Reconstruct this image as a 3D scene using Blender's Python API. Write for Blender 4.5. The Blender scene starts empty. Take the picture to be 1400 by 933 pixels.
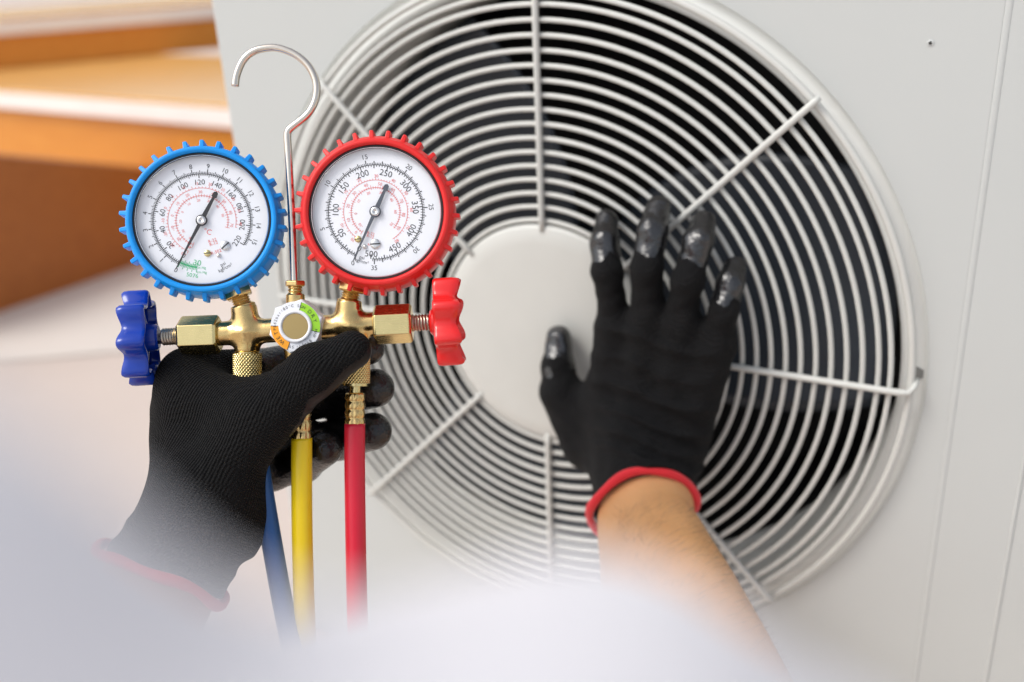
import bpy, bmesh, math, random
import numpy as np
from mathutils import Matrix, Vector
import openvdb

random.seed(7); RNG = np.random.default_rng(11)
PI = math.pi; R_ = math.radians
S = bpy.context.scene; COL = S.collection

# ------------------------------------------------------------------ camera, world, sun, exposure
H = 0.75                                   # height of the fan's centre above the ground
FPX = 1361.1                               # focal length in photo pixels (1400 wide) = 35 mm lens
RM = np.array([[0.88608, -0.04689, -0.46116], [-0.14108, 0.92039, -0.36466], [0.44155, 0.38818, 0.80892]])
CU = np.array([0.29904, 0.27974, 0.60139])  # camera in the unit's own axes (x right, y up, z out of the panel)
def u2w(p): return Vector((p[0], -p[2], p[1] + H))
cam_d = bpy.data.cameras.new("camera"); cam = bpy.data.objects.new("camera", cam_d); COL.objects.link(cam)
ax = [u2w(RM[i]) - Vector((0, 0, H)) for i in range(3)]
CM = Matrix(((ax[0].x, ax[1].x, ax[2].x, 0), (ax[0].y, ax[1].y, ax[2].y, 0), (ax[0].z, ax[1].z, ax[2].z, 0), (0, 0, 0, 1)))
q_ = CM.to_quaternion(); q_.normalize(); CM = q_.to_matrix().to_4x4()
CM.translation = u2w(CU)
cam.matrix_world = CM
cam_d.sensor_width = 36; cam_d.lens = 36 * FPX / 1400; cam_d.clip_start = 0.01; cam_d.clip_end = 500
cam_d.dof.use_dof = True; cam_d.dof.focus_distance = 0.484; cam_d.dof.aperture_fstop = 4.7
S.camera = cam

SUN_EL, SUN_DIR = R_(52), Vector((-0.56, -0.66, 0))
w = bpy.data.worlds.new("World"); S.world = w; w.use_nodes = True
nt = w.node_tree; bg = nt.nodes["Background"]
sky = nt.nodes.new("ShaderNodeTexSky"); sky.sky_type = 'NISHITA'; sky.sun_disc = False
sky.sun_elevation = SUN_EL; sky.sun_rotation = math.atan2(SUN_DIR.x, SUN_DIR.y)
sky.air_density = 1.0; sky.dust_density = 3.0
hs = nt.nodes.new("ShaderNodeHueSaturation"); hs.inputs["Saturation"].default_value = 0.42
nt.links.new(sky.outputs[0], hs.inputs["Color"]); nt.links.new(hs.outputs[0], bg.inputs[0])
bg.inputs[1].default_value = 0.15
sd = bpy.data.lights.new("sun", 'SUN'); sun = bpy.data.objects.new("sun", sd); COL.objects.link(sun)
sd.energy = 1.0; sd.angle = R_(25); sd.color = (1, .97, .92)
d3 = SUN_DIR.normalized() * math.cos(SUN_EL) + Vector((0, 0, math.sin(SUN_EL)))
sun.rotation_euler = d3.to_track_quat('Z', 'Y').to_euler()
S.view_settings.view_transform = 'Standard'; S.view_settings.look = 'None'
S.view_settings.exposure = 0.47; S.view_settings.gamma = 1
S.cycles.max_bounces = 8; S.cycles.transparent_max_bounces = 12

# ------------------------------------------------------------------ helpers
D0 = 0.49
def L(px, py, z=0.0):
    """camera-frame point (x right, y up, z towards the lens, zero at 0.49 m) seen at photo pixel px, py"""
    d = D0 - z
    return Vector(((px - 700) / FPX * d, -(py - 466.5) / FPX * d, -d))
def PL(px, py, off):
    """camera-frame point at pixel px, py lying off metres in front of the fan grille's plane"""
    r = np.array([(px - 700) / FPX, -(py - 466.5) / FPX, -1.0])
    du = RM.T @ r; s = (off - CU[2]) / du[2]
    return Vector(r * s)
def ATZ(px, py, z):
    """world point at pixel px, py on the level z"""
    r = CM.to_3x3() @ Vector(((px - 700) / FPX, -(py - 466.5) / FPX, -1.0))
    s = (z - CM.translation.z) / r.z
    return CM.translation + r * s

def frame(o, zdir, xhint=(1, 0, 0)):
    z = Vector(zdir).normalized(); x = Vector(xhint); x = (x - z * x.dot(z)).normalized(); y = z.cross(x)
    return Matrix(((x.x, y.x, z.x, o[0]), (x.y, y.y, z.y, o[1]), (x.z, y.z, z.z, o[2]), (0, 0, 0, 1)))

class MB:
    def __init__(s): s.v = []; s.f = []; s.m = []; s.sm = []
    def add(s, v, f, M=None, mi=0, smooth=True):
        o = len(s.v)
        s.v += [tuple(M @ Vector(p)) if M is not None else tuple(p) for p in v]
        s.f += [tuple(i + o for i in q) for q in f]; s.m += [mi] * len(f); s.sm += [smooth] * len(f); return s
    def lathe(s, prof, M=None, n=48, mi=0, smooth=True, wave=None, caps=True):
        v = []; f = []; k = len(prof)
        for i in range(n):
            a = 2 * PI * i / n; c, sn = math.cos(a), math.sin(a)
            for j, (r, z) in enumerate(prof):
                if wave: r, z = wave(r, z, a, j)
                v.append((r * c, r * sn, z))
        for i in range(n):
            a, b = i * k, ((i + 1) % n) * k
            for j in range(k - 1): f.append((a + j, b + j, b + j + 1, a + j + 1))
        if caps and prof[0][0] > 1e-6: f.append(tuple(i * k for i in range(n))[::-1])
        if caps and prof[-1][0] > 1e-6: f.append(tuple(i * k + k - 1 for i in range(n)))
        return s.add(v, f, M, mi, smooth)
    def tube(s, pts, rad, n=12, M=None, mi=0, closed=False, caps=True, smooth=True, ell=None, hint=(0, 0, 1)):
        P = [Vector(p) for p in pts]; m = len(P)
        if not isinstance(rad, (list, tuple, np.ndarray)): rad = [rad] * m
        v = []; f = []; x = None
        for i in range(m):
            if closed: t = (P[(i + 1) % m] - P[i - 1])
            else: t = P[min(i + 1, m - 1)] - P[max(i - 1, 0)]
            t.normalize()
            if x is None:
                x = Vector(hint); x = x - t * x.dot(t)
                if x.length < 1e-4: x = t.orthogonal()
            else: x = x - t * x.dot(t)
            x.normalize(); y = t.cross(x)
            e = ell[i] if ell else 1
            for j in range(n):
                a = 2 * PI * j / n
                v.append(P[i] + x * (rad[i] * e * math.cos(a)) + y * (rad[i] * math.sin(a)))
        for i in range(m if closed else m - 1):
            for j in range(n):
                a, b = i * n, ((i + 1) % m) * n
                f.append((a + j, a + (j + 1) % n, b + (j + 1) % n, b + j))
        if caps and not closed: f.append(tuple(range(n))[::-1]); f.append(tuple((m - 1) * n + j for j in range(n)))
        return s.add(v, f, M, mi, smooth)
    def prism(s, poly, h0, h1, M=None, mi=0, smooth=False, bev=0.0):
        """polygon (ccw) in local xy, from h0 to h1, the top edge chamfered by bev"""
        n = len(poly); v = [(x, y, h0) for x, y in poly]
        c = (sum(p[0] for p in poly) / n, sum(p[1] for p in poly) / n)
        def ins(b):
            o = []
            for x, y in poly:
                l = math.hypot(x - c[0], y - c[1]) or 1; k = max(0, 1 - b / l); o.append((c[0] + (x - c[0]) * k, c[1] + (y - c[1]) * k))
            return o
        if bev:
            v += [(x, y, h1 - bev) for x, y in poly] + [(x, y, h1) for x, y in ins(bev)]; lv = 3
        else: v += [(x, y, h1) for x, y in poly]; lv = 2
        f = [tuple(range(n))[::-1], tuple((lv - 1) * n + i for i in range(n))]
        for l in range(lv - 1):
            for i in range(n): f.append((l * n + i, l * n + (i + 1) % n, (l + 1) * n + (i + 1) % n, (l + 1) * n + i))
        return s.add(v, f, M, mi, smooth)
    def box(s, a, b, M=None, mi=0):
        (x0, y0, z0), (x1, y1, z1) = a, b
        v = [(x, y, z) for z in (z0, z1) for x, y in ((x0, y0), (x1, y0), (x1, y1), (x0, y1))]
        return s.add(v, [(3, 2, 1, 0), (4, 5, 6, 7), (0, 1, 5, 4), (1, 2, 6, 5), (2, 3, 7, 6), (3, 0, 4, 7)], M, mi, False)
    def build(s, name, mats, parent=None, bevel=0, org=None, auto=None):
        me = bpy.data.meshes.new(name)
        v = s.v if org is None else [(p[0] - org[0], p[1] - org[1], p[2] - org[2]) for p in s.v]
        me.from_pydata(v, [], s.f)
        for mt in (mats if isinstance(mats, (list, tuple)) else [mats]): me.materials.append(mt)
        me.polygons.foreach_set("material_index", s.m); me.polygons.foreach_set("use_smooth", s.sm); me.update()
        if auto is not None:
            bm = bmesh.new(); bm.from_mesh(me); bm.normal_update()
            for e in bm.edges:
                if len(e.link_faces) == 2 and e.calc_face_angle(0) > R_(auto): e.smooth = False
            bm.to_mesh(me); bm.free()
        o = bpy.data.objects.new(name, me); COL.objects.link(o)
        if parent: o.parent = parent
        if bevel:
            b = o.modifiers.new("bevel", 'BEVEL'); b.width = bevel; b.segments = 2; b.limit_method = 'ANGLE'; b.angle_limit = R_(40)
        return o

def thing(name, label, cat, M, group=None):
    o = bpy.data.objects.new(name, None); COL.objects.link(o); o.matrix_world = M; o.empty_display_size = .05
    o["label"] = label; o["category"] = cat
    if group: o["group"] = group
    return o
def empty(name, parent, label=None):
    o = bpy.data.objects.new(name, None); COL.objects.link(o); o.parent = parent
    if label: o["label"] = label
    return o

def mat(name, col, rough=.5, metal=0, bump=None, var=None, rvar=None, spec=.5, coat=0, sheen=0, sss=0, brush=None):
    """procedural material: bump=(scale, strength, distance), var=(scale, amount), rvar=(scale, amount)"""
    m = bpy.data.materials.new(name); m.use_nodes = True; N = m.node_tree.nodes; K = m.node_tree.links
    b = N["Principled BSDF"]; b.inputs["Base Color"].default_value = (*col, 1); b.inputs["Roughness"].default_value = rough
    b.inputs["Metallic"].default_value = metal; b.inputs["Specular IOR Level"].default_value = spec
    b.inputs["Coat Weight"].default_value = coat; b.inputs["Coat Roughness"].default_value = .08
    if sheen: b.inputs["Sheen Weight"].default_value = sheen; b.inputs["Sheen Roughness"].default_value = .5
    if sss:
        b.inputs["Subsurface Weight"].default_value = sss; b.inputs["Subsurface Radius"].default_value = (.006, .002, .001); b.inputs["Subsurface Scale"].default_value = 1
    tc = N.new("ShaderNodeTexCoord"); co = tc.outputs["Object"]
    if brush:
        mp = N.new("ShaderNodeMapping"); mp.inputs["Scale"].default_value = brush; K.new(co, mp.inputs[0]); cb = mp.outputs[0]
    else: cb = co
    if var:
        n = N.new("ShaderNodeTexNoise"); n.inputs["Scale"].default_value = var[0]; n.inputs["Detail"].default_value = 5; K.new(co, n.inputs[0])
        mx = N.new("ShaderNodeMix"); mx.data_type = 'RGBA'; a = var[1]
        mx.inputs[6].default_value = (*[c * (1 - a) for c in col], 1); mx.inputs[7].default_value = (*[min(1, c * (1 + a)) for c in col], 1)
        K.new(n.outputs[0], mx.inputs[0]); K.new(mx.outputs[2], b.inputs["Base Color"])
    if rvar:
        n = N.new("ShaderNodeTexNoise"); n.inputs["Scale"].default_value = rvar[0]; n.inputs["Detail"].default_value = 4; K.new(cb, n.inputs[0])
        mr = N.new("ShaderNodeMapRange"); mr.inputs[1].default_value = .3; mr.inputs[2].default_value = .7
        mr.inputs[3].default_value = max(.02, rough - rvar[1]); mr.inputs[4].default_value = rough + rvar[1]
        K.new(n.outputs[0], mr.inputs[0]); K.new(mr.outputs[0], b.inputs["Roughness"])
    if bump:
        n = N.new("ShaderNodeTexNoise"); n.inputs["Scale"].default_value = bump[0]; n.inputs["Detail"].default_value = 4; K.new(cb, n.inputs[0])
        bp = N.new("ShaderNodeBump"); bp.inputs["Strength"].default_value = bump[1]; bp.inputs["Distance"].default_value = bump[2]
        K.new(n.outputs[0], bp.inputs["Height"]); K.new(bp.outputs[0], b.inputs["Normal"])
    m["_bsdf"] = b.name
    return m

def glass_sheet(name, tint=(1, 1, 1), base=.03):
    m = bpy.data.materials.new(name); m.use_nodes = True; N = m.node_tree.nodes; K = m.node_tree.links; N.clear()
    out = N.new("ShaderNodeOutputMaterial"); t = N.new("ShaderNodeBsdfTransparent"); t.inputs[0].default_value = (*tint, 1)
    g = N.new("ShaderNodeBsdfGlossy"); g.inputs["Roughness"].default_value = .04
    fr = N.new("ShaderNodeFresnel"); fr.inputs[0].default_value = 1.45
    ge = N.new("ShaderNodeNewGeometry"); iv = N.new("ShaderNodeMath"); iv.operation = 'SUBTRACT'; iv.inputs[0].default_value = 1; K.new(ge.outputs["Backfacing"], iv.inputs[1])
    mu = N.new("ShaderNodeMath"); mu.operation = 'MULTIPLY'; K.new(fr.outputs[0], mu.inputs[0]); K.new(iv.outputs[0], mu.inputs[1])   # no total reflection inside a thin sheet
    mx = N.new("ShaderNodeMixShader"); K.new(mu.outputs[0], mx.inputs[0]); K.new(t.outputs[0], mx.inputs[1]); K.new(g.outputs[0], mx.inputs[2])
    K.new(mx.outputs[0], out.inputs[0]); return m

def knit_mat(name, col, pitch, strength, rough=.85, rib=False):
    m = mat(name, col, rough, 0, var=(60, .25), sheen=.012, spec=.2)
    N = m.node_tree.nodes; K = m.node_tree.links; b = N["Principled BSDF"]
    tc = N.new("ShaderNodeTexCoord")
    ns = N.new("ShaderNodeTexNoise"); ns.inputs["Scale"].default_value = 45; ns.inputs["Detail"].default_value = 1; K.new(tc.outputs["Object"], ns.inputs[0])
    sc = N.new("ShaderNodeVectorMath"); sc.operation = 'SCALE'; sc.inputs[3].default_value = .004; K.new(ns.outputs["Color"], sc.inputs[0])
    ad = N.new("ShaderNodeVectorMath"); K.new(tc.outputs["Object"], ad.inputs[0]); K.new(sc.outputs[0], ad.inputs[1])
    rt = N.new("ShaderNodeMapping"); rt.inputs["Rotation"].default_value = (.35, .3, .55); K.new(ad.outputs[0], rt.inputs[0])
    mu = N.new("ShaderNodeVectorMath"); mu.operation = 'SCALE'; mu.inputs[3].default_value = 2 * PI / pitch; K.new(rt.outputs[0], mu.inputs[0])
    sp = N.new("ShaderNodeSeparateXYZ"); K.new(mu.outputs[0], sp.inputs[0])
    acc = None
    for i, kf in enumerate((1, 1, 1)):
        sn = N.new("ShaderNodeMath"); sn.operation = 'SINE'; K.new(sp.outputs[i], sn.inputs[0])
        if acc is None: acc = sn
        else:
            a2 = N.new("ShaderNodeMath"); K.new(acc.outputs[0], a2.inputs[0]); K.new(sn.outputs[0], a2.inputs[1]); acc = a2
    bp = N.new("ShaderNodeBump"); bp.inputs["Strength"].default_value = strength; bp.inputs["Distance"].default_value = .0006
    K.new(acc.outputs[0], bp.inputs["Height"]); K.new(bp.outputs[0], b.inputs["Normal"])
    return m

M_paint = mat("cream_paint", (.515, .535, .52), .42, 0, bump=(900, .05, .0005), var=(5, .03), rvar=(30, .06))
M_grille = mat("grille_coating", (.58, .585, .55), .4, 0, bump=(500, .08, .0005), var=(40, .04))
M_shroud = mat("shroud_plastic", (.70, .71, .68), .5, 0, var=(20, .05))
M_seam = mat("seam_paint", (.50, .50, .47), .6)
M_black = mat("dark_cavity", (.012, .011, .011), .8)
M_blade = mat("blade_plastic", (.018, .024, .034), .35, var=(30, .2))
M_coil = mat("condenser_coil", (.02, .02, .022), .7)
M_hole = mat("hole_dark", (.2, .2, .19), .7)
M_brass = mat("brass_cast", (.66, .47, .20), .24, 1, bump=(260, .25, .0006), var=(120, .18), rvar=(150, .10))
M_brassm = mat("brass_machined", (.74, .60, .28), .22, 1, bump=(120, .12, .0003), var=(150, .10), rvar=(200, .08), brush=(1, 14, 14))
M_brassw = mat("brass_window", (.46, .33, .14), .34, 1, var=(60, .06), rvar=(40, .06))
M_steel = mat("steel_thread", (.50, .44, .36), .3, 1, rvar=(300, .1))
M_hook = mat("nickel_hook", (.72, .65, .56), .2, 1, bump=(300, .06, .0004), rvar=(120, .06))
M_bboot = mat("blue_rubber", (.002, .29, .80), .42, 0, bump=(700, .08, .0005), var=(90, .08), spec=.4)
M_rboot = mat("red_rubber", (.72, .020, .018), .38, 0, bump=(700, .08, .0005), var=(90, .08), spec=.4)
M_bknob = mat("blue_plastic", (.004, .040, .36), .22, 0, bump=(300, .05, .0005), var=(90, .1), coat=.2)
M_rknob = mat("red_plastic", (.72, .016, .016), .22, 0, bump=(300, .05, .0005), var=(90, .08), coat=.2)
M_dial = mat("dial_white", (.82, .84, .88), .5, 0, var=(40, .02))
M_gasket = mat("black_gasket", (.015, .013, .013), .35)
M_rim = mat("clear_rim", (.70, .72, .76), .12, 0, coat=.6)
M_lens = glass_sheet("gauge_glass")
M_ink = mat("black_ink", (.02, .02, .02), .6)
M_rink = mat("red_ink", (.75, .12, .10), .6)
M_gink = mat("green_ink", (.05, .50, .20), .6)
M_needle = mat("needle_black", (.018, .016, .016), .4)
M_needleg = mat("needle_slate", (.07, .08, .10), .4)
M_silver = mat("silver_screw", (.75, .74, .72), .25, 1, rvar=(400, .1))
M_white = mat("white_enamel", (.80, .81, .83), .3, 0, var=(100, .03))
M_green = mat("green_print", (.30, .62, .02), .45)
M_orange = mat("orange_print", (.90, .36, .01), .45)
M_yhose = mat("yellow_hose", (.86, .62, .006), .35, 0, bump=(600, .1, .0005), var=(60, .06))
M_rhose = mat("red_hose", (.62, .010, .035), .35, 0, bump=(600, .1, .0005), var=(60, .08))
M_bhose = mat("blue_hose", (.008, .075, .26), .35, 0, bump=(600, .1, .0005), var=(60, .08))
M_knit = knit_mat("black_knit", (.005, .005, .0054), .0014, 1.0)
M_knit2 = knit_mat("black_knit_stretched", (.0034, .0034, .0039), .0016, .55, rough=.7)
M_coat = mat("black_nitrile", (.006, .006, .0065), .2, 0, bump=(520, .8, .0010), rvar=(120, .06), spec=.55)
M_coat2 = mat("black_nitrile_smooth", (.008, .008, .009), .2, 0, bump=(120, .8, .0024), rvar=(60, .06), spec=.9, coat=.0)
M_coat3 = mat("black_nitrile_thumb", (.006, .006, .0065), .5, 0, bump=(420, .3, .0006), spec=.25)
M_trim = mat("red_trim", (.68, .012, .022), .75, 0, bump=(900, .3, .0006), sheen=.2)
M_skin = mat("skin", (.62, .33, .145), .48, 0, bump=(420, .35, .0006), var=(45, .17), rvar=(160, .1), sss=.2, spec=.35)
M_hair = mat("arm_hair", (.05, .03, .015), .5)
M_shirt = mat("white_cotton", (.78, .75, .76), .9, 0, bump=(200, .3, .001), var=(20, .03), sheen=.2)
M_floor = mat("concrete_floor", (.58, .49, .43), .8, 0, bump=(40, .2, .004), var=(1.2, .12))
M_path = mat("pale_sunlit_paving", (.66, .60, .54), .7, 0, bump=(40, .2, .004), var=(2, .08))  # paler strip of floor, its sunlit brightness put into the colour
M_nose = mat("white_nosing", (.86, .79, .74), .4, 0, var=(6, .05))
def wood_mat(name, c0, c1, rough, coat=0):
    m = mat(name, c0, rough, 0, coat=coat); N = m.node_tree.nodes; K = m.node_tree.links; b = N["Principled BSDF"]
    tc = N.new("ShaderNodeTexCoord"); mp = N.new("ShaderNodeMapping"); mp.inputs["Scale"].default_value = (1.2, 14, 14); K.new(tc.outputs["Object"], mp.inputs[0])
    n = N.new("ShaderNodeTexNoise"); n.inputs["Scale"].default_value = 2.2; n.inputs["Detail"].default_value = 6; n.inputs["Distortion"].default_value = .6; K.new(mp.outputs[0], n.inputs[0])
    mx = N.new("ShaderNodeMix"); mx.data_type = 'RGBA'; mx.inputs[6].default_value = (*c0, 1); mx.inputs[7].default_value = (*c1, 1)
    K.new(n.outputs[0], mx.inputs[0]); K.new(mx.outputs[2], b.inputs["Base Color"]); return m
M_wood = wood_mat("orange_wood", (.58, .20, .018), (.70, .29, .04), .4)
M_woodd = wood_mat("shaded_brown_wood", (.32, .088, .010), (.44, .14, .022), .5)  # darker copy of the step wood, the side's shade put into its colour
M_tread = wood_mat("glossy_sunlit_wood", (.66, .32, .07), (.84, .52, .19), .26, .22)  # paler copy for the treads, sunlit shine put into the colour

# ------------------------------------------------------------------ text as flat meshes
_tc = {}
def glyphs(txt, size):
    """(verts, faces, width) of a string set by the built-in font, centred on its width, standing on y = -size*0.35"""
    if txt not in _tc:
        cu = bpy.data.curves.new("glyph", 'FONT'); cu.body = txt; cu.size = 1; cu.offset = -.003; cu.resolution_u = 3; cu.align_x = 'CENTER'
        o = bpy.data.objects.new("glyph", cu); COL.objects.link(o)
        dg = bpy.context.evaluated_depsgraph_get(); me = bpy.data.meshes.new_from_object(o.evaluated_get(dg))
        _tc[txt] = ([tuple(v.co) for v in me.vertices], [tuple(p.vertices) for p in me.polygons])
        bpy.data.objects.remove(o); bpy.data.curves.remove(cu); bpy.data.meshes.remove(me)
    v, f = _tc[txt]
    return [(x * size, (y - .35) * size, 0) for x, y, z in v], f
TS = 1.3
def put_text(mb, txt, size, x, y, rot, z, mi=0):
    v, f = glyphs(txt, size * TS)
    mb.add(v, f, Matrix.Translation((x, y, z)) @ Matrix.Rotation(rot, 4, 'Z'), mi, False)
def arc_text(mb, txt, size, r, a_mid, z, mi=0, adv=.62):
    """text round a circle, reading clockwise, letter tops outwards; a_mid in degrees"""
    st = size * adv / r; n = len(txt); a = R_(a_mid) + st * (n - 1) / 2
    for ch in txt:
        if ch != ' ': put_text(mb, ch, size, r * math.cos(a), r * math.sin(a), a - PI / 2, z, mi)
        a -= st
def tick(mb, a, r0, r1, wd, z, mi=0):
    c, s = math.cos(R_(a)), math.sin(R_(a)); nx, ny = -s * wd / 2, c * wd / 2
    mb.add([(r0 * c - nx, r0 * s - ny, z), (r1 * c - nx, r1 * s - ny, z), (r1 * c + nx, r1 * s + ny, z), (r0 * c + nx, r0 * s + ny, z)], [(0, 1, 2, 3)], None, mi, False)
def arc(mb, a0, a1, r0, r1, z, mi=0, n=60):
    v = []; f = []
    for i in range(n + 1):
        a = R_(a0 + (a1 - a0) * i / n); v += [(r0 * math.cos(a), r0 * math.sin(a), z), (r1 * math.cos(a), r1 * math.sin(a), z)]
    for i in range(n):
        q = (2 * i, 2 * i + 1, 2 * i + 3, 2 * i + 2); f.append(q if a1 > a0 else q[::-1])
    mb.add(v, f, None, mi, False)

# ------------------------------------------------------------------ setting: floor and its paler strip, painted sunlit
def sheet(name, pts, m):
    mb = MB(); mb.add(pts, [tuple(range(len(pts)))], None, 0, False); o = mb.build(name, m); o["kind"] = "structure"; return o
sheet("floor", [(-60, -60, 0), (60, -60, 0), (60, 60, 0), (-60, 60, 0)], M_floor)
pa = [ATZ(-260, 520, .004), ATZ(600, 440, .004), ATZ(700, 230, .004), ATZ(-260, 300, .004)]
o_ = sheet("path", pa, M_path)  # floor strip with the sunlight painted in as a lighter tone

# ------------------------------------------------------------------ staircase in the background
CW = CM.translation
def level_dir(v): v = Vector((v.x, v.y, 0)); return v.normalized()
fwd = level_dir(-(CM.to_3x3() @ Vector((0, 0, 1))))
stairs = thing("staircase", "glossy brown wooden steps with pale nosings beside the unit, far out of focus", "staircase", Matrix.Translation(ATZ(120, 400, 0)))
so = stairs.matrix_world.translation
def slab(name, a, b, depth, z0, z1, m, label=None):
    """block whose front runs from a to b (world xy), going back by depth"""
    mb = MB(); x = level_dir(b - a); y = Vector((-x.y, x.x, 0))
    if y.dot(fwd) < 0: y = -y
    p = [a, b, b + y * depth, a + y * depth]
    if (p[1] - p[0]).cross(p[3] - p[0]).z < 0: p = [p[1], p[0], p[3], p[2]]
    M = Matrix.Identity(4)
    mb.add([(q.x, q.y, z0) for q in p] + [(q.x, q.y, z1) for q in p], [(3, 2, 1, 0), (4, 5, 6, 7), (0, 1, 5, 4), (1, 2, 6, 5), (2, 3, 7, 6), (3, 0, 4, 7)], None, 0, False)
    o = mb.build(name, m, stairs, .004, so)
    if label: o["label"] = label
    return o
ZT = .52
a1, b1 = ATZ(-160, 110, ZT), ATZ(520, 159, ZT)
slab("tread", a1, b1, 1.0, ZT - .012, ZT, M_tread)
slab("nosing", a1 - fwd * .012, b1 - fwd * .012, .06, ZT - .075, ZT - .014, M_nose)
slab("riser", a1 + fwd * .03, b1 + fwd * .03, .9, .05, ZT - .078, M_wood)
Z2 = .74
a2, b2 = ATZ(-160, 54, Z2 - .05), ATZ(520, 0, Z2 - .05)
a2.z = b2.z = 0
slab("riser", a2 + fwd * .03, b2 + fwd * .03, .8, ZT + .002, Z2 - .078, M_wood)
slab("nosing", a2, b2, .06, Z2 - .075, Z2 - .014, M_nose)
slab("tread", a2 + fwd * .004, b2 + fwd * .004, .9, Z2 - .012, Z2, M_tread)
# the stair's closed side, a sloping wooden string
g0, g1 = ATZ(-160, 485, 0), ATZ(420, 282, 0)
def up_to(g, py, px):
    r = CM.to_3x3() @ Vector(((px - 700) / FPX, -(py - 466.5) / FPX, -1)); s = (g - CW).dot(fwd) / r.dot(fwd); return (CW + r * s).z
h0, h1 = up_to(g0, 186, -160), up_to(g1, 250, 420)
mb = MB(); xx = (g1 - g0).normalized(); yy = Vector((-xx.y, xx.x, 0)); yy = yy if yy.dot(fwd) > 0 else -yy
v = []
for off in (0, .25):
    for g, z in ((g0, .0), (g1, .0), (g1, h1), (g0, h0)): v.append((g.x + yy.x * off, g.y + yy.y * off, z))
mb.add(v, [(0, 1, 2, 3), (7, 6, 5, 4), (0, 4, 5, 1), (1, 5, 6, 2), (2, 6, 7, 3), (3, 7, 4, 0)], None, 0, False)
o_ = mb.build("stair_string", M_woodd, stairs, .004, so); o_["label"] = "sloping side of the steps, its shade put into the dark brown"

# ------------------------------------------------------------------ the air conditioner's outdoor unit
UM = Matrix(((1, 0, 0, 0), (0, 0, -1, 0), (0, 1, 0, H), (0, 0, 0, 1)))   # unit axes -> world
unit = thing("condenser_unit", "cream outdoor air conditioner unit with round wire fan grille", "air conditioner", UM)
XL, XR, XS, XE = -.2857, .2743, .318, .46
YB, YT, ZP, ZBK = -.36, .40, -.010, -.32
# front panel with a round opening
mb = MB(); n = 192; RO = .2578; v = []; f = []
def rectpt(a, x0, x1, y0, y1):
    c, s = math.cos(a), math.sin(a); t = 1e9
    if c > 1e-9: t = min(t, x1 / c)
    if c < -1e-9: t = min(t, x0 / c)
    if s > 1e-9: t = min(t, y1 / s)
    if s < -1e-9: t = min(t, y0 / s)
    return c * t, s * t
angs = sorted(set([2 * PI * i / n for i in range(n)] + [math.atan2(y, x) % (2 * PI) for x in (XL + .004, XR - .002) for y in (YB, YT)]))
k = len(angs)
for a in angs:
    x, y = rectpt(a, XL + .004, XR - .002, YB, YT)
    v += [(RO * math.cos(a), RO * math.sin(a), ZP), (x, y, ZP)]
for i in range(k):
    j = (i + 1) % k; f.append((2 * i, 2 * i + 1, 2 * j + 1, 2 * j))
mb.add(v, f, None, 0, True)
# rounded left corner into the side
c = [(XL + .004 - .004 * math.sin(t), ZP - .004 + .004 * math.cos(t)) for t in np.linspace(0, PI / 2, 6)]
v = [(x, y, z) for x, z in c for y in (YT, YB)]; mb.add(v, [(2 * i, 2 * i + 2, 2 * i + 3, 2 * i + 1) for i in range(5)], None, 0, True)
# rolled edge at the right seam
mb.add([(XR - .002, YB, ZP), (XR - .0008, YB, ZP - .0006), (XR, YB, ZP - .004), (XR - .002, YT, ZP), (XR - .0008, YT, ZP - .0006), (XR, YT, ZP - .004)], [(0, 1, 4, 3), (1, 2, 5, 4)])
fp = mb.build("front_panel", M_paint, unit, auto=50)
def bead(x, wr, name):
    mb = MB(); v = []; c = [(x + wr * math.cos(t), ZP - .0008 + .0010 * math.sin(t)) for t in np.linspace(0, PI, 9)]
    for y in (YB, YT): v += [(q[0], y, q[1]) for q in c]
    mb.add(v, [(i, i + 1, 10 + i, 9 + i) for i in range(8)], None, 0, True); mb.build(name, M_paint, unit)
bead(XR + .0002, .0022, "edge_bead"); bead(XS + .0002, .0012, "edge_bead")
mb = MB(); mb.box((XR - .0002, YB, ZP - .0105), (XS, YT, ZP - .0004)); mb.build("service_panel", M_paint, unit)
mb = MB(); mb.box((XS + .0002, YB, ZP - .0115), (XE, YT, ZP - .0007)); mb.build("side_panel", M_paint, unit, .0015)
mb = MB(); mb.box((XL, YB, ZBK), (XL + .002, YT, ZP - .0045)); mb.build("side_panel", M_paint, unit)
mb = MB(); mb.box((XE - .002, YB, ZBK), (XE, YT, ZP - .013)); mb.build("side_panel", M_paint, unit)
mb = MB(); mb.box((XL + .003, YB, ZBK - .002), (XE - .003, YT, ZBK)); mb.build("coil", M_coil, unit)
mb = MB(); mb.box((XL - .002, YT + .0005, ZBK - .004), (XE + .002, YT + .012, ZP + .003)); mb.build("top_cover", M_paint, unit, .004)
mb = MB(); mb.box((XL, YB - .012, ZBK), (XE, YB - .0005, ZP - .003)); mb.build("base_pan", M_paint, unit, .003)
mb = MB(); mb.box((XR + .01, YB + .001, ZBK + .01), (XR + .012, YT - .001, ZP - .014)); mb.build("partition", M_black, unit)
# dimple of a screw hole, and the hole that takes the grille's hook
mb = MB(); mb.lathe([(.0010, .0006), (.0018, .0003), (.0022, .0002)], Matrix.Translation((.2378, .207, ZP)), 16, caps=False)
mb.lathe([(0, .0002), (.0010, .0003)], Matrix.Translation((.2378, .2070, ZP)), 16, mi=1); mb.build("screw_hole", [M_paint, M_hole], unit)
mb = MB(); mb.prism([(-.0050, -.0032), (.0035, -.0036), (.0058, .0005), (.0035, .0034), (-.004, .003)], 0, .0006, Matrix.Translation((.2512, .0075, ZP - .004)) @ Matrix.Rotation(-.5, 4, 'Z'))
mb.build("hook_hole", M_hole, unit)
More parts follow.
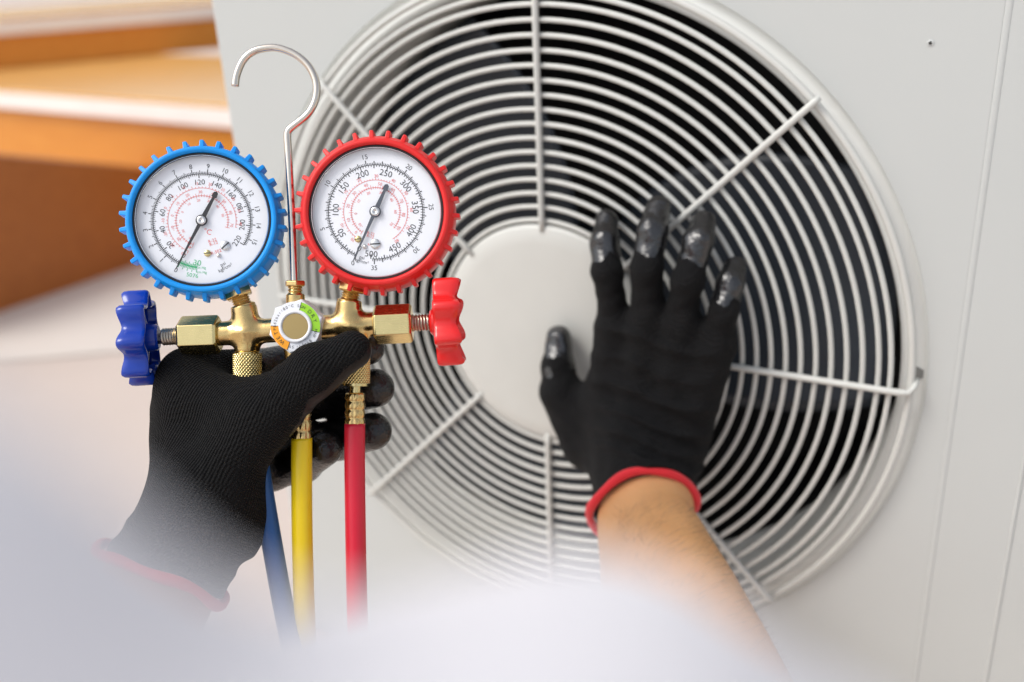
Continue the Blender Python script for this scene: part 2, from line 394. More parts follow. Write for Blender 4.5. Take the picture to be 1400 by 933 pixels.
# recessed shroud: lathed round the fan axis
prof = [(.2580, -.0098), (.2573, -.0108), (.2564, -.0125), (.2547, -.0139), (.2526, -.0143), (.2502, -.0136), (.2484, -.0110), (.2466, -.0092), (.2436, -.0094), (.2416, -.0125), (.2408, -.022), (.2398, -.06), (.2388, -.102)]
mb = MB(); mb.lathe(prof[::-1], None, 192, caps=False); mb.build("fan_shroud", M_shroud, unit)
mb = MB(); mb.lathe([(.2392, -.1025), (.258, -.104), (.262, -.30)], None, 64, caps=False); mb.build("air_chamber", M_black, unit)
# the fan: a hub and three broad blades
fan = empty("fan", unit)
mb = MB(); mb.lathe([(.062, -.125), (.062, -.055), (.056, -.048), (0, -.047)], None, 48); mb.build("fan_hub", M_blade, fan)
def blade(a0):
    mb = MB(); nr, na = 14, 20; v = []; f = []
    for sgn in (0, 1):
        for i in range(nr + 1):
            r = .060 + (.230 - .060) * i / nr; t = i / nr
            lead = R_(74 - 44 * t); trail = R_(-36 + 26 * t)
            for j in range(na + 1):
                s = j / na; a = R_(a0) + trail + (lead - trail) * s
                z = -.072 - .050 * (s - .5) * (1 - .35 * t) - .006 * math.sin(PI * s) - (.0022 if sgn else 0)
                v.append((r * math.cos(a), r * math.sin(a), z))
    o = (nr + 1) * (na + 1)
    for i in range(nr):
        for j in range(na):
            q = (i * (na + 1) + j, (i + 1) * (na + 1) + j, (i + 1) * (na + 1) + j + 1, i * (na + 1) + j + 1)
            f.append(q); f.append(tuple(o + x for x in q[::-1]))
    e = [i * (na + 1) for i in range(nr + 1)] + [nr * (na + 1) + j for j in range(1, na + 1)] + [i * (na + 1) + na for i in range(nr - 1, -1, -1)]
    for p, q in zip(e[:-1], e[1:]): f.append((q, p, o + p, o + q))
    mb.add(v, f); mb.build("blade", M_blade, fan)
for a0 in (0, 120, 240): blade(a0)
# the wire grille
def ring_mesh(r, wr, z, n=144, m=10):
    return MB().tube([(r * math.cos(2 * PI * i / n), r * math.sin(2 * PI * i / n), z) for i in range(n)], wr, m, closed=True)
grille = ring_mesh(.2493, .0024, -.0030, 160).build("fan_grille", M_grille, unit)
for i in range(16): ring_mesh(.0870 + .00955 * i, .00172, 0).build("ring", M_grille, grille)
ring_mesh(.2374, .00172, -.0006, 160).build("ring", M_grille, grille)
mb = MB(); mb.lathe([(.0790, -.0040), (.0832, -.0032), (.0842, -.0008), (.0836, .0016), (.0815, .0030), (.070, .0035), (.03, .0042), (0, .0044)], None, 96, caps=False)
mb.build("hub_cover", M_grille, grille)
for ang, r1 in ((89.6, .2535), (44.2, .2545), (-.15, .2490), (-46.1, .2515), (-90.7, .2515), (-135.2, .2505), (179.9, .2475), (135.1, .2525)):
    c, s = math.cos(R_(ang)), math.sin(R_(ang))
    p = [(.080 * c, .080 * s, .0022), (.09 * c, .09 * s, .0032), (.235 * c, .235 * s, .0032)]
    p += [((r1 - .004) * c, (r1 - .004) * s, .0028), (r1 * c, r1 * s, .0014)]
    rr = [.0022] * 4 + [.0018]
    if ang == -.15:
        p += [(.2515, .0030, .0005), (.2525, .0060, -.006)]; rr += [.0018, .0017]
    MB().tube(p, rr, 10).build("spoke", M_grille, grille)
# plinth under the unit
pl = thing("plinth", "grey concrete plinth under the outdoor unit", "plinth", Matrix.Translation((.09, .16, 0)))
mb = MB(); mb.box((-.42, -.22, 0), (.42, .22, H + YB - .0125)); o_ = mb.build("plinth_block", M_floor, pl, .008)

# ------------------------------------------------------------------ the manifold gauge set
ORG = L(404, 446, 0)
SM = CM @ Matrix.Translation(ORG)
gset = thing("manifold_gauge_set", "brass manifold with a blue and a red gauge, hook, valves and three hoses", "gauge set", SM)
PX = D0 / FPX
def T(px, py, z=0): return L(px, py, z) - ORG
MX = Vector((math.cos(R_(3.6)), math.sin(R_(3.6)), 0))        # axis of the bar
def onbar(px): return T(px, 446 - (px - 404) * math.tan(R_(3.6)) * 1.0 + 4.0)
# cast body: bar + two upward stubs + downward ports, one skin
def rc(P, a, b, ra, rb):
    a = np.array(a, np.float32); b = np.array(b, np.float32); ab = b - a
    t = np.clip(((P - a) @ ab) / max(1e-12, float(ab @ ab)), 0, 1)
    return np.linalg.norm(P - a - t[..., None] * ab, axis=-1) - (ra + (rb - ra) * t)
def smin(a, b, k):
    h = np.clip(.5 + .5 * (b - a) / k, 0, 1); return b * (1 - h) + a * h - k * h * (1 - h)
def capcyl(P, a, b, ra, rb):
    """flat-ended cone"""
    a = np.array(a, np.float32); b = np.array(b, np.float32); ab = b - a; l = float(np.linalg.norm(ab)); u = ab / l
    t = (P - a) @ u; q = np.linalg.norm(P - a - t[..., None] * u, axis=-1)
    tt = np.clip(t / l, 0, 1); dr = q - (ra + (rb - ra) * tt); dz = np.maximum(-t, t - l)
    return np.minimum(np.maximum(dr, dz), 0) + np.sqrt(np.maximum(dr, 0) ** 2 + np.maximum(dz, 0) ** 2)
def sdf_mesh(fn, lo, hi, vox):
    lo = np.array(lo); hi = np.array(hi); n = np.ceil((hi - lo) / vox).astype(int)
    g = np.stack(np.meshgrid(*[lo[i] + vox * np.arange(n[i]) for i in range(3)], indexing='ij'), -1).astype(np.float32)
    d = fn(g); gr = openvdb.FloatGrid(background=float(vox * 4)); gr.copyFromArray(np.ascontiguousarray(np.clip(d, -vox * 4, vox * 4), dtype=np.float32))
    pts, quads = gr.convertToQuads(0.0)
    return pts * vox + lo, quads
def sdf_obj(name, fn, lo, hi, vox, mats, parent, chooser=None, org=None, relax=0):
    p, q = sdf_mesh(fn, lo, hi, vox)
    q = q[:, ::-1]
    me = bpy.data.meshes.new(name); me.from_pydata(p.tolist(), [], q.tolist())
    for m in mats: me.materials.append(m)
    if chooser is not None:
        cen = p[q].mean(1).astype(np.float32); me.polygons.foreach_set("material_index", chooser(cen).astype(np.int32))
    me.polygons.foreach_set("use_smooth", [True] * len(q)); me.update()
    bm = bmesh.new(); bm.from_mesh(me)
    bmesh.ops.recalc_face_normals(bm, faces=bm.faces)
    for _ in range(relax): bmesh.ops.smooth_vert(bm, verts=bm.verts, factor=.5, use_axis_x=True, use_axis_y=True, use_axis_z=True)
    bm.to_mesh(me); bm.free()
    if org is not None: me.transform(Matrix.Translation(-Vector(org)))
    o = bpy.data.objects.new(name, me); COL.objects.link(o); o.parent = parent
    return o
B0, B1 = onbar(300), onbar(514)
SL0, SL1 = T(338, 452), T(333, 419)
SR0, SR1 = T(476, 443), T(477.5, 412)
DL0, DL1 = T(338, 455), T(338, 481)
DR0, DR1 = T(483, 446), T(486, 487)
def body_sdf(P):
    d = capcyl(P, B0, B1, .0056, .0056)
    for a, b in ((SL0, SL1), (SR0, SR1)): d = smin(d, capcyl(P, a, b, .0066, .0058), .003)
    for a, b in ((DL0, DL1), (DR0, DR1), (onbar(404), T(408, 500))): d = smin(d, capcyl(P, a, b, .0068, .0056), .003)
    return d - .0004
sdf_obj("manifold_body", body_sdf, (-.045, -.026, -.012), (.046, .020, .012), .0006, [M_brass], gset, relax=3)
# valves
def thread(mb, M, r, l, pitch, n=20):
    """a stack of ridges along local z"""
    k = max(2, int(l / pitch)); prof = [(r * .82, 0)]
    for i in range(k): z = l * i / k; prof += [(r * .82, z), (r, z + l / k * .35), (r, z + l / k * .6), (r * .82, z + l / k)]
    mb.lathe(prof, M, n, smooth=True)
def hexprism(mb, M, r, l, ch=.0009, rot=0, mi=0):
    def ring(rr, z): return [(rr * math.cos(PI / 3 * i + rot), rr * math.sin(PI / 3 * i + rot), z) for i in range(6)]
    v = ring(r - ch, 0) + ring(r, ch) + ring(r, l - ch) + ring(r - ch, l)
    f = [tuple(range(6))[::-1], tuple(range(18, 24))]
    for s in range(3):
        for i in range(6): f.append((s * 6 + i, s * 6 + (i + 1) % 6, (s + 1) * 6 + (i + 1) % 6, (s + 1) * 6 + i))
    mb.add(v, f, M, mi, False)
for (p0, p1, lab) in ((301, 247, "left hexagonal valve nut"), (512, 564, "right hexagonal valve nut")):
    a, b = onbar(p0), onbar(p1)
    if p0 > p1: a = T(301, 457.5); b = T(247, 459.5)
    else: a = T(512, 444.5); b = T(564, 442)
    M = frame(a, b - a, (0, 1, 0)); mb = MB(); hexprism(mb, M, .0098, (b - a).length, .0011, 0 if p0 > p1 else .05)
    o_ = mb.build("valve_nut", M_brassm, gset, .0004); o_["label"] = lab
for (q0, q1, cols) in ((T(248, 459.5), T(212, 461.5), 0), (T(563, 442), T(598, 440), 1)):
    M = frame(q0, q1 - q0, (0, 1, 0)); mb = MB(); l = (q1 - q0).length
    thread(mb, M, .0043, l * .72, .0013); mb.lathe([(.0034, l * .7), (.0034, l)], M, 6, smooth=False)
    mb.build("valve_stem", M_steel, gset)
# hand wheels
def wheel(c, axis, m, lab, Rw, thick, rot, flare):
    mb = MB(); n = 144; lob = 8
    M = frame(c, axis, (0, 1, 0))             # +z = outwards, away from the manifold
    def rad(a): t = .5 + .5 * math.cos(lob * (a + rot)); return Rw * (.80 + .20 * t ** 1.25), t
    rings = []
    def ring(scale, inset, z, zl):
        o = []
        for i in range(n):
            a = 2 * PI * i / n; r, t = rad(a); r = r * scale - inset; o.append((r * math.cos(a), r * math.sin(a), z + zl * t))
        return o
    h = thick / 2
    rs = [ring(1, .0062, h - .002, .0), ring(1, .0030, h - .0008, flare * .8), ring(1, .0012, h, flare), ring(1, .0003, h - .0012, flare), ring(1, 0, h - .003, flare * .8), ring(1, 0, -h + .0016, 0), ring(1, .0003, -h + .0006, 0), ring(1, .001, -h, 0), ring(1, .0022, -h, 0), ring(1, .0030, -h + .0008, 0), ring(1, .0034, h - .0035, 0)]
    v = sum(rs, []); f = []
    for k in range(len(rs) - 1):
        for i in range(n): f.append((k * n + i, (k + 1) * n + i, (k + 1) * n + (i + 1) % n, k * n + (i + 1) % n))
    f.append(tuple(range(n))); f.append(tuple((len(rs) - 1) * n + i for i in range(n))[::-1])
    mb.add(v, f, M, 0, True)
    mb.lathe([(.0056, -h - .003), (.0066, -h - .002), (.0076, h - .003)][::1], M, 32)
    for i in range(8):                        # ribs inside the open face
        a = 2 * PI * (i + .0) / 8 - rot; c_, s_ = math.cos(a), math.sin(a); e = Vector((c_, s_, 0)); t_ = Vector((-s_, c_, 0)) * .0008
        p = []
        for zz0, rr in ((-h + .002, .006), (-h + .004, Rw * .86)):
            for z in (zz0, h - .003):
                for sg in (-1, 1): p.append(e * rr + t_ * sg + Vector((0, 0, z)))
        mb.add(p, [(0, 1, 3, 2), (4, 6, 7, 5), (0, 4, 5, 1), (2, 3, 7, 6), (0, 2, 6, 4), (1, 5, 7, 3)], M, 0, False)
    o = mb.build("hand_wheel", m, gset, auto=38); o["label"] = lab; return o
cw = T(193, 462.5); wheel(cw, -MX + Vector((0, 0, .17)), M_bknob, "dark blue scalloped valve wheel", .0236, .0108, .10, .0020)
cw = T(611, 439.5); wheel(cw, MX, M_rknob, "red scalloped valve wheel", .0229, .0105, .34, .0026)

# gauges
def gauge(cpx, cpy, dpx, dpy, boot_m, lab, blue):
    zf = .0135
    c = T(cpx, cpy, zf); g = D0 - zf; s = g / FPX
    M = Matrix.Translation(c)
    case = MB(); case.lathe([(0, -.0245), (.030, -.0245), (.0335, -.022), (.0335, -.0045)], M, 64, caps=False)
    go = case.build("gauge", M_steel, gset); go["label"] = lab
    RB = .1022 * .355 if blue else .1042 * .355
    RL = 92 * s
    prof = [(RL + .0002, -.0060), (RL + .0003, -.0012), (RL + .0008, -.0002), (RL + .0018, .0001), (RL + .0030, -.0004), (RB - .0008, -.0030), (RB - .0001, -.0040), (RB + .0002, -.0052), (RB + .0006, -.009), (RB + .0006, -.0200), (RB - .0012, -.0225), (RB - .006, -.0240)]
    mb = MB(); mb.lathe(prof[::-1], M, 128, caps=False)
    nt_ = 30; ph = .03 if blue else .07
    for i in range(nt_):
        a = 2 * PI * (i + .5) / nt_ + ph; Mt = M @ Matrix.Rotation(a, 4, 'Z')
        w2, w1 = .00125, .00095; r0, r1 = RB - .0012, RB + .0031; z0, z1 = -.0145, -.0040
        vv = [(r0, -w2, z0), (r0, w2, z0), (r1, w1, z0 + .0006), (r1, -w1, z0 + .0006), (r0, -w2, z1 + .001), (r0, w2, z1 + .001), (r1, w1, z1 - .0003), (r1, -w1, z1 - .0003)]
        mb.add(vv, [(3, 2, 1, 0), (4, 5, 6, 7), (1, 2, 6, 5), (3, 0, 4, 7), (2, 3, 7, 6)], Mt, 0, False)
    o = mb.build("rubber_boot", boot_m, go, .00045, auto=40)
    # black gasket, clear rim and glass
    MB().tube([(RL * .992 * math.cos(a) + c.x, RL * .992 * math.sin(a) + c.y, c.z - .0030) for a in np.linspace(0, 2 * PI, 128, False)], .0010, 8, closed=True).build("gasket", M_gasket, go)
    MB().lathe([(RL * .976, -.0030), (RL * .970, -.0018), (RL * .960, -.0016)], M, 128, caps=False).build("lens_rim", M_rim, go)
    # glass
    v = []; ln = MB(); ln.lathe([(RL * .972, -.0024), (RL * .955, -.0013), (RL * .93, -.0009), (RL * .5, -.0006), (0, -.0005)], M, 96, caps=False); ln.f = [q if (Vector(ln.v[q[1]]) - Vector(ln.v[q[0]])).cross(Vector(ln.v[q[2]]) - Vector(ln.v[q[1]])).z >= 0 else q[::-1] for q in ln.f]; ln.build("gauge_glass", M_lens, go)
    # dial
    zd = -.0048; dc = T(dpx, dpy, zf + zd); MD = Matrix.Translation(dc)
    RD = RL; k = RL / 408.0 if blue else RL / 396.0
    MB().lathe([(RL * .985, 0), (0, 0)], Matrix.Translation((c.x, c.y, dc.z)), 96, caps=False).build("dial", M_dial, go)
    zi = .00012
    def fin(mb, nm, m):
        mb.v = [tuple(MD @ Vector(p)) for p in mb.v]; return mb.build(nm, m, go)
    ink = MB(); red = MB(); grn = MB()
    if blue:
        A0 = 243.6; K = 17.69; rl = 290 * k
        arc(ink, A0, A0 - 220 / 14.2233 * K, rl - 1.8 * k, rl + 1.8 * k, zi)
        for i in range(0, 155): 
            a = A0 - i * .1 * K; big = i % 10 == 0; mid = i % 5 == 0
            tick(ink, a, rl, rl + (30 if big else 22 if mid else 14) * k, (5.2 if big else 3.5) * k, zi)
        for i in range(0, 111):
            a = A0 - i * 2 / 14.2233 * K; big = i % 10 == 0; mid = i % 5 == 0
            tick(ink, a, rl - (26 if big else 20 if mid else 12) * k, rl, (5.2 if big else 3.5) * k, zi)
        for i in range(0, 16):
            a = A0 - i * K; rr = 340 * k; fl = PI if a < 5 and a > -60 and i >= 99 else 0
            put_text(ink, str(i), 31 * k, rr * math.cos(R_(a)), rr * math.sin(R_(a)), R_(a) - PI / 2 + fl, zi)
        for i in range(0, 12):
            a = A0 - i * 20 / 14.2233 * K; rr = 240 * k; t = str(i * 20); fl = 0
            if a < 25: fl = PI
            put_text(ink, t, 35 * k, rr * math.cos(R_(a)), rr * math.sin(R_(a)), R_(a) - PI / 2 + fl, zi)
        # temperature scales in red
        for rr, a0, a1, st in ((203, 247, -11, 5.6), (155, 251, -16, 5.9)):
            arc(red, a0, a1, (rr - 1.3) * k, (rr + 1.3) * k, zi); a = a0; i = 0
            while a > a1 - .1:
                tick(red, a, rr * k, (rr + (16 if i % 5 == 0 else 9)) * k, 2.6 * k, zi)
                if rr == 155: tick(red, a, (rr - (14 if i % 5 == 0 else 8)) * k, rr * k, 2.6 * k, zi)
                a -= st; i += 1
        for j, t in enumerate(("-40", "-30", "-20", "-10", "0", "5", "10", "15", "20", "25", "30", "35", "40")):
            a = 243 - j * 20.6; put_text(red, t, 19 * k, 231 * k * math.cos(R_(a)), 231 * k * math.sin(R_(a)), R_(a) - PI / 2, zi)
        for j, t in enumerate(("-40", "-20", "-10", "0", "10", "20", "30", "40", "50", "60", "70")):
            a = 247 - j * 25.5; put_text(red, t, 19 * k, 179 * k * math.cos(R_(a)), 179 * k * math.sin(R_(a)), R_(a) - PI / 2, zi)
        for j, t in enumerate(("-50", "-30", "-20", "0", "10", "20", "30", "40", "50")):
            a = 240 - j * 28; put_text(red, t, 16 * k, 128 * k * math.cos(R_(a)), 128 * k * math.sin(R_(a)), R_(a) - PI / 2, zi)
        put_text(red, "°C", 36 * k, 34 * k, -66 * k, -.25, zi)
        put_text(red, "R-22", 21 * k, 62 * k, -120 * k, .35, zi); put_text(red, "R-12", 21 * k, 70 * k, -139 * k, .35, zi); put_text(red, "R-502", 21 * k, 85 * k, -190 * k, .35, zi)
        put_text(ink, "psi", 24 * k, 126 * k, -264 * k, .52, zi); put_text(ink, "kgf/cm²", 24 * k, 140 * k, -287 * k, .52, zi)
        arc(grn, 244, 264.5, 283 * k, 292 * k, zi, n=12)
        for i in range(13): tick(grn, 244 + i * 20.5 / 12, (262 if i % 3 == 0 else 272) * k, (320 if i % 3 == 0 else 306) * k, 3.4 * k, zi)
        put_text(grn, "30", 38 * k, -26 * k, -258 * k, -.10, zi); put_text(grn, "50", 27 * k, -72 * k, -332 * k, -.14, zi); put_text(grn, "76", 27 * k, -36 * k, -338 * k, -.10, zi)
        put_text(grn, "in Hg", 17 * k, 2 * k, -288 * k, -.05, zi); put_text(grn, "cm Hg", 17 * k, 2 * k, -316 * k, -.05, zi)
        scr, riv, pin = (141, -152, 31), (35, -200, 21), (102, -213, 14)
        na, tl, tt = math.atan2(-300, -149), 335, 191; nm = M_needle
    else:
        A0 = 246.0; K = 9.64; rl = 280 * k
        arc(ink, A0, A0 - 35.3 * K, rl - 1.8 * k, rl + 1.8 * k, zi)
        for i in range(0, 177):
            a = A0 - i * .2 * K; big = i % 25 == 0; mid = i % 5 == 0
            tick(ink, a, rl, rl + (30 if big else 22 if mid else 13) * k, (5.2 if mid else 3.5) * k, zi)
        for i in range(0, 101):
            a = A0 - i * 3.42; big = i % 10 == 0; mid = i % 5 == 0
            tick(ink, a, rl - (28 if big else 20 if mid else 12) * k, rl, (5.2 if mid else 3.5) * k, zi)
        for i in range(0, 8):
            a = A0 - i * 5 * K; rr = 332 * k; put_text(ink, str(i * 5), 31 * k, rr * math.cos(R_(a)), rr * math.sin(R_(a)), R_(a) - PI / 2 if i not in (0, 7) else -.02, zi)
        for i in range(0, 11):
            a = A0 - i * 34.2; rr = (238 if i < 10 else 250) * k; fl = PI if -90 < a < -20 else 0
            put_text(ink, str(i * 50), 40 * k, rr * math.cos(R_(a)), rr * math.sin(R_(a)), (R_(a) - PI / 2 + fl) if i < 10 else -.08, zi)
        for rr, a0, a1, st in ((190, 240, -58, 5.0), (145, 236, -42, 5.4)):
            arc(red, a0, a1, (rr - 1.3) * k, (rr + 1.3) * k, zi); a = a0; i = 0
            while a > a1 - .1:
                tick(red, a, rr * k, (rr + (15 if i % 5 == 0 else 8)) * k, 2.4 * k, zi)
                if rr == 145: tick(red, a, (rr - (13 if i % 5 == 0 else 8)) * k, rr * k, 2.4 * k, zi)
                a -= st; i += 1
        for j, t in enumerate(("-20", "-10", "0", "10", "20", "30", "40", "50", "60", "70", "80")):
            a = 232 - j * 28.6; put_text(red, t, 20 * k, 214 * k * math.cos(R_(a)), 214 * k * math.sin(R_(a)), R_(a) - PI / 2, zi)
        for j, t in enumerate(("0", "10", "20", "30", "40", "50", "60", "70", "80", "90")):
            a = 226 - j * 29; put_text(red, t, 20 * k, 168 * k * math.cos(R_(a)), 168 * k * math.sin(R_(a)), R_(a) - PI / 2, zi)
        for j, t in enumerate(("-10", "0", "10", "20", "30", "40", "60", "70")):
            a = 222 - j * 37; put_text(red, t, 18 * k, 119 * k * math.cos(R_(a)), 119 * k * math.sin(R_(a)), R_(a) - PI / 2, zi)
        put_text(red, "R-22", 18 * k, -28 * k, -128 * k, -.3, zi); put_text(red, "R-12", 18 * k, -32 * k, -146 * k, -.3, zi); put_text(red, "R-502", 16 * k, -22 * k, -194 * k, 0, zi)
        put_text(ink, "psi", 22 * k, -80 * k, -270 * k, -.3, zi); put_text(ink, "kgf/cm²", 22 * k, -82 * k, -293 * k, -.28, zi)
        scr, riv, pin = (0, -191, 31), (-103, -162, 20), (-63, -207, 14)
        na, tl, tt = math.atan2(-290, -130), 318, 170; nm = M_needleg
    o = fin(ink, "black_scale", M_ink); o["label"] = "black pressure numbers and ticks"
    o = fin(red, "red_scale", M_rink); o["label"] = "red temperature scales"
    if grn.v: o = fin(grn, "green_scale", M_gink); o["label"] = "green vacuum scale"
    for (x, y, r), m, nme in ((scr, M_silver, "slotted_screw"), (riv, M_brassm, "brass_rivet"), (pin, M_silver, "stop_pin")):
        mb = MB(); r *= k; x *= k; y *= k; Mx = MD @ Matrix.Translation((x, y, 0))
        mb.lathe([(r, 0), (r, .0004), (r * .85, .0007), (r * .45, .00085), (0, .0009)], Mx, 24)
        if nme != "stop_pin":
            mb.box((-r * .98, -r * .13, .0002), (r * .98, r * .13, .00098), Mx @ Matrix.Rotation(.75 if nme == "slotted_screw" and blue else .05, 4, 'Z'), 1)
        else: mb.lathe([(r * .45, .0008), (r * .45, .0016), (0, .0016)], Mx, 16)
        mb.build(nme, [m, M_needle], go)
    # needle
    mb = MB(); Mn = MD @ Matrix.Translation((0, 0, .0012)) @ Matrix.Rotation(na, 4, 'Z')
    q = k; t = .00035
    pf = [(35 * q * math.cos(a), 35 * q * math.sin(a)) for a in np.linspace(-PI, PI, 28, False)]
    mb.prism(pf, 0, t, Mn, bev=.0001)
    mb.prism([(20 * q, -11 * q), (tl * q, -2.2 * q), ((tl + 3) * q, 0), (tl * q, 2.2 * q), (20 * q, 11 * q)], .00002, t * .9, Mn)
    tt_ = tt * q
    mb.prism([(-20 * q, 14 * q), (-tt_ + 32 * q, 8 * q), (-tt_ + 30 * q, 17 * q), (-tt_, 13 * q), (-tt_ - 9 * q, 0), (-tt_, -13 * q), (-tt_ + 30 * q, -17 * q), (-tt_ + 32 * q, -8 * q), (-20 * q, -14 * q)], .00002, t * .9, Mn)
    mb.build("needle", nm, go)
    mb = MB(); mb.lathe([(27 * q, 0), (27 * q, .0006), (24 * q, .0009), (7 * q, .00092), (6 * q, .0006), (0, .0006)], MD @ Matrix.Translation((0, 0, .0014)), 32); mb.build("needle_pivot", M_silver, go)
    if blue: go.matrix_local = Matrix.Translation(c) @ Matrix.Rotation(R_(7), 4, 'Y') @ Matrix.Rotation(R_(-3), 4, 'X') @ Matrix.Translation(-c)
    return go
g1_ = gauge(275.5, 299, 278, 301.5, M_bboot, "blue low pressure gauge on the left stub", True)
g2_ = gauge(513.5, 289.5, 513.5, 290, M_rboot, "red high pressure gauge on the right stub", False)
# gauge necks: hexagon, thread
def neck(p0, p1, lab):
    a = Vector(p0); b = Vector(p1); M = frame(a, b - a, (0, 0, 1)); l = (b - a).length; mb = MB()
    mb.lathe([(.0058, -.001), (.0060, .0004), (.0050, .0012)], M, 24)
    thread(mb, M @ Matrix.Translation((0, 0, .001)), .0045, l * .36, .0011)
    hexprism(mb, M @ Matrix.Translation((0, 0, l * .38)), .0072, l * .62, .0008, .2)
    o = mb.build("gauge_neck", M_brass, gset, .0002, auto=35); o["label"] = lab
neck(T(333, 420), T(320, 386), "brass neck of the blue gauge"); neck(T(477.5, 413), T(484.5, 378), "brass neck of the red gauge")
# sight glass in the middle
sg = MB(); zs = .0125; cs = T(404, 446.5, zs); Mz = Matrix.Translation((cs.x, cs.y, -.004)); hexprism(sg, Mz, .0134, zs + .004, .0007, R_(18))
so_ = sg.build("sight_glass", M_white, gset, .0002)
Ms = Matrix.Translation((cs.x, cs.y, zs)); u = .0132 / 37
mb = MB(); arc(mb, 0, 360, 22 * u, 33.5 * u, .00012, n=72); mb.v = [tuple(Ms @ Vector(p)) for p in mb.v]; mb.build("label_ring", M_dial, so_)
def band(a0, a1, m, nm, txt, mid):
    mb = MB(); arc(mb, a0, a1, 22.5 * u, 33.3 * u, .00024, 0, 24)
    for a in (a0, a1): tick(mb, a, 22.3 * u, 33.4 * u, .7 * u, .0003, 1)
    arc_text(mb, txt, 5.6 * u, 27.6 * u, mid, .0004, 1, 1.25)
    mb.v = [tuple(Ms @ Vector(p)) for p in mb.v]; o = mb.build(nm, [m, M_ink], so_)
band(-14, 76, M_green, "dry_band", "DRY", 31); band(179, 251, M_orange, "wet_band", "WET", 214)
mb = MB(); arc_text(mb, "PB42bar/80°C SGN", 4.2 * u, 28 * u, 127, .0004, 0, .95); arc_text(mb, "MWP 800psi", 4.2 * u, 28 * u, -48, .0004, 0, .95); arc_text(mb, "59", 4.2 * u, 28 * u, -101, .0004, 0, .95)
mb.v = [tuple(Ms @ Vector(p)) for p in mb.v]; mb.build("label_text", M_ink, so_)
mb = MB(); mb.lathe([(22.4 * u, .0001), (22.2 * u, .0009), (21 * u, .0014), (18.6 * u, .0014), (17.4 * u, .0006)], Ms, 64, caps=False); mb.build("window_ring", M_white, so_)
mb = MB(); mb.lathe([(17.6 * u, .0005), (17 * u, .0007), (16.8 * u, .0007), (15 * u, .00072), (0, .00072)], Ms, 48, caps=False); mb.build("brass_window", M_brassw, so_)
# hook and its fitting
mb = MB(); hexprism(mb, frame(T(403.5, 392), (0, 1, 0), (0, 0, 1)), .0052, 8 * PX, .0005, .3); thread(mb, frame(T(403.5, 404), (0, 1, 0)), .0036, 13 * PX, .0012)
mb.lathe([(.0044, 0), (.0046, .001), (.0046, .005), (.0040, .0058)], frame(T(404, 418), (0, 1, 0)), 24)
mb.build("hook_fitting", M_brass, gset, .0002, auto=35)
hk = [(402.5, 392), (401.5, 360), (399.5, 310), (396.5, 250), (394, 205), (393, 190), (393.5, 181), (398, 175), (411, 165), (421, 156), (428, 145), (432, 133), (433, 120), (431, 108), (425, 95), (416, 84), (404, 75), (391, 69), (377, 65.5), (363, 66), (350, 69), (339, 75.5), (331, 85), (325.5, 97), (322.5, 108), (321.5, 118)]
def smooth_path(p, n):
    p = np.array([tuple(q) for q in p], float); out = []
    for i in range(len(p) - 1):
        a, b, c, d = p[max(i - 1, 0)], p[i], p[i + 1], p[min(i + 2, len(p) - 1)]
        for t in np.arange(n) / n:
            out.append(.5 * ((2 * b) + (-a + c) * t + (2 * a - 5 * b + 4 * c - d) * t * t + (-a + 3 * b - 3 * c + d) * t ** 3))
    out.append(p[-1]); return [Vector(q) for q in out]
mb = MB(); mb.tube(smooth_path([T(x, y, .0) for x, y in hk], 4), .00185, 14); mb.build("hook", M_hook, gset)
# hose fittings
def knurl(mb, M, r, l):
    """diamond knurling: raised pyramids between two families of helical grooves"""
    na, nz = 208, 44; v = []; f = []
    for j in range(nz + 1):
        for i in range(na):
            a = 2 * PI * i / na; z = l * j / nz; e = math.sin(13 * a + z * PI / .0019) ; g = math.sin(13 * a - z * PI / .0019)
            rr = r - .00062 * max(max(0, 1 - abs(e) * 1.9), max(0, 1 - abs(g) * 1.9)); 
            v.append((rr * math.cos(a), rr * math.sin(a), z))
    for j in range(nz):
        for i in range(na): f.append((j * na + i, j * na + (i + 1) % na, (j + 1) * na + (i + 1) % na, (j + 1) * na + i))
    f.append(tuple(range(na))[::-1]); f.append(tuple(nz * na + i for i in range(na)))
    mb.add(v, f, M, 0, True)
def ferrule(mb, M, r, l):
    nz, na = 32, 64; v = []; f = []
    for j in range(nz + 1):
        for i in range(na):
            a = 2 * PI * i / na; t = j / nz
            d = (abs(math.sin(4 * a)) * abs(math.sin(t * PI * 4))) ** .7
            rr = r * (.90 + .13 * d) * (.95 if j in (0, nz) else 1); v.append((rr * math.cos(a), rr * math.sin(a), t * l))
    for j in range(nz):
        for i in range(na): f.append((j * na + i, j * na + (i + 1) % na, (j + 1) * na + (i + 1) % na, (j + 1) * na + i))
    f.append(tuple(range(na))[::-1]); f.append(tuple(nz * na + i for i in range(na)))
    mb.add(v, f, M, 0, True)
def hosefit(top, bot, f0, f1, hpts, hm, hr, lab):
    a, b = Vector(top), Vector(bot); mb = MB(); knurl(mb, frame(a, b - a, (0, 0, 1)), .0071, (b - a).length)
    mb.lathe([(.0055, -.003), (.0055, .0004)], frame(a, b - a, (0, 0, 1)), 24)
    mb.lathe([(.0066, 0), (.0066, .0012), (.0028, .0016), (.0028, (Vector(f0) - b).length + .001)], frame(b, Vector(f0) - b, (0, 0, 1)), 24)
    mb.build("hose_nut", M_brassm, gset, auto=60)
    hp = smooth_path(hpts, 6); mb = MB(); mb.tube(hp, hr, 20); h = mb.build("hose", hm, gset); h["label"] = lab
    a, b = Vector(f0), Vector(f1); mb = MB(); ferrule(mb, frame(a, b - a, (0, 0, 1)), hr * .98, (b - a).length); mb.build("ferrule", M_brass, h)
dn = CM.to_3x3().inverted() @ Vector((0, 0, -1))             # straight down, in camera axes
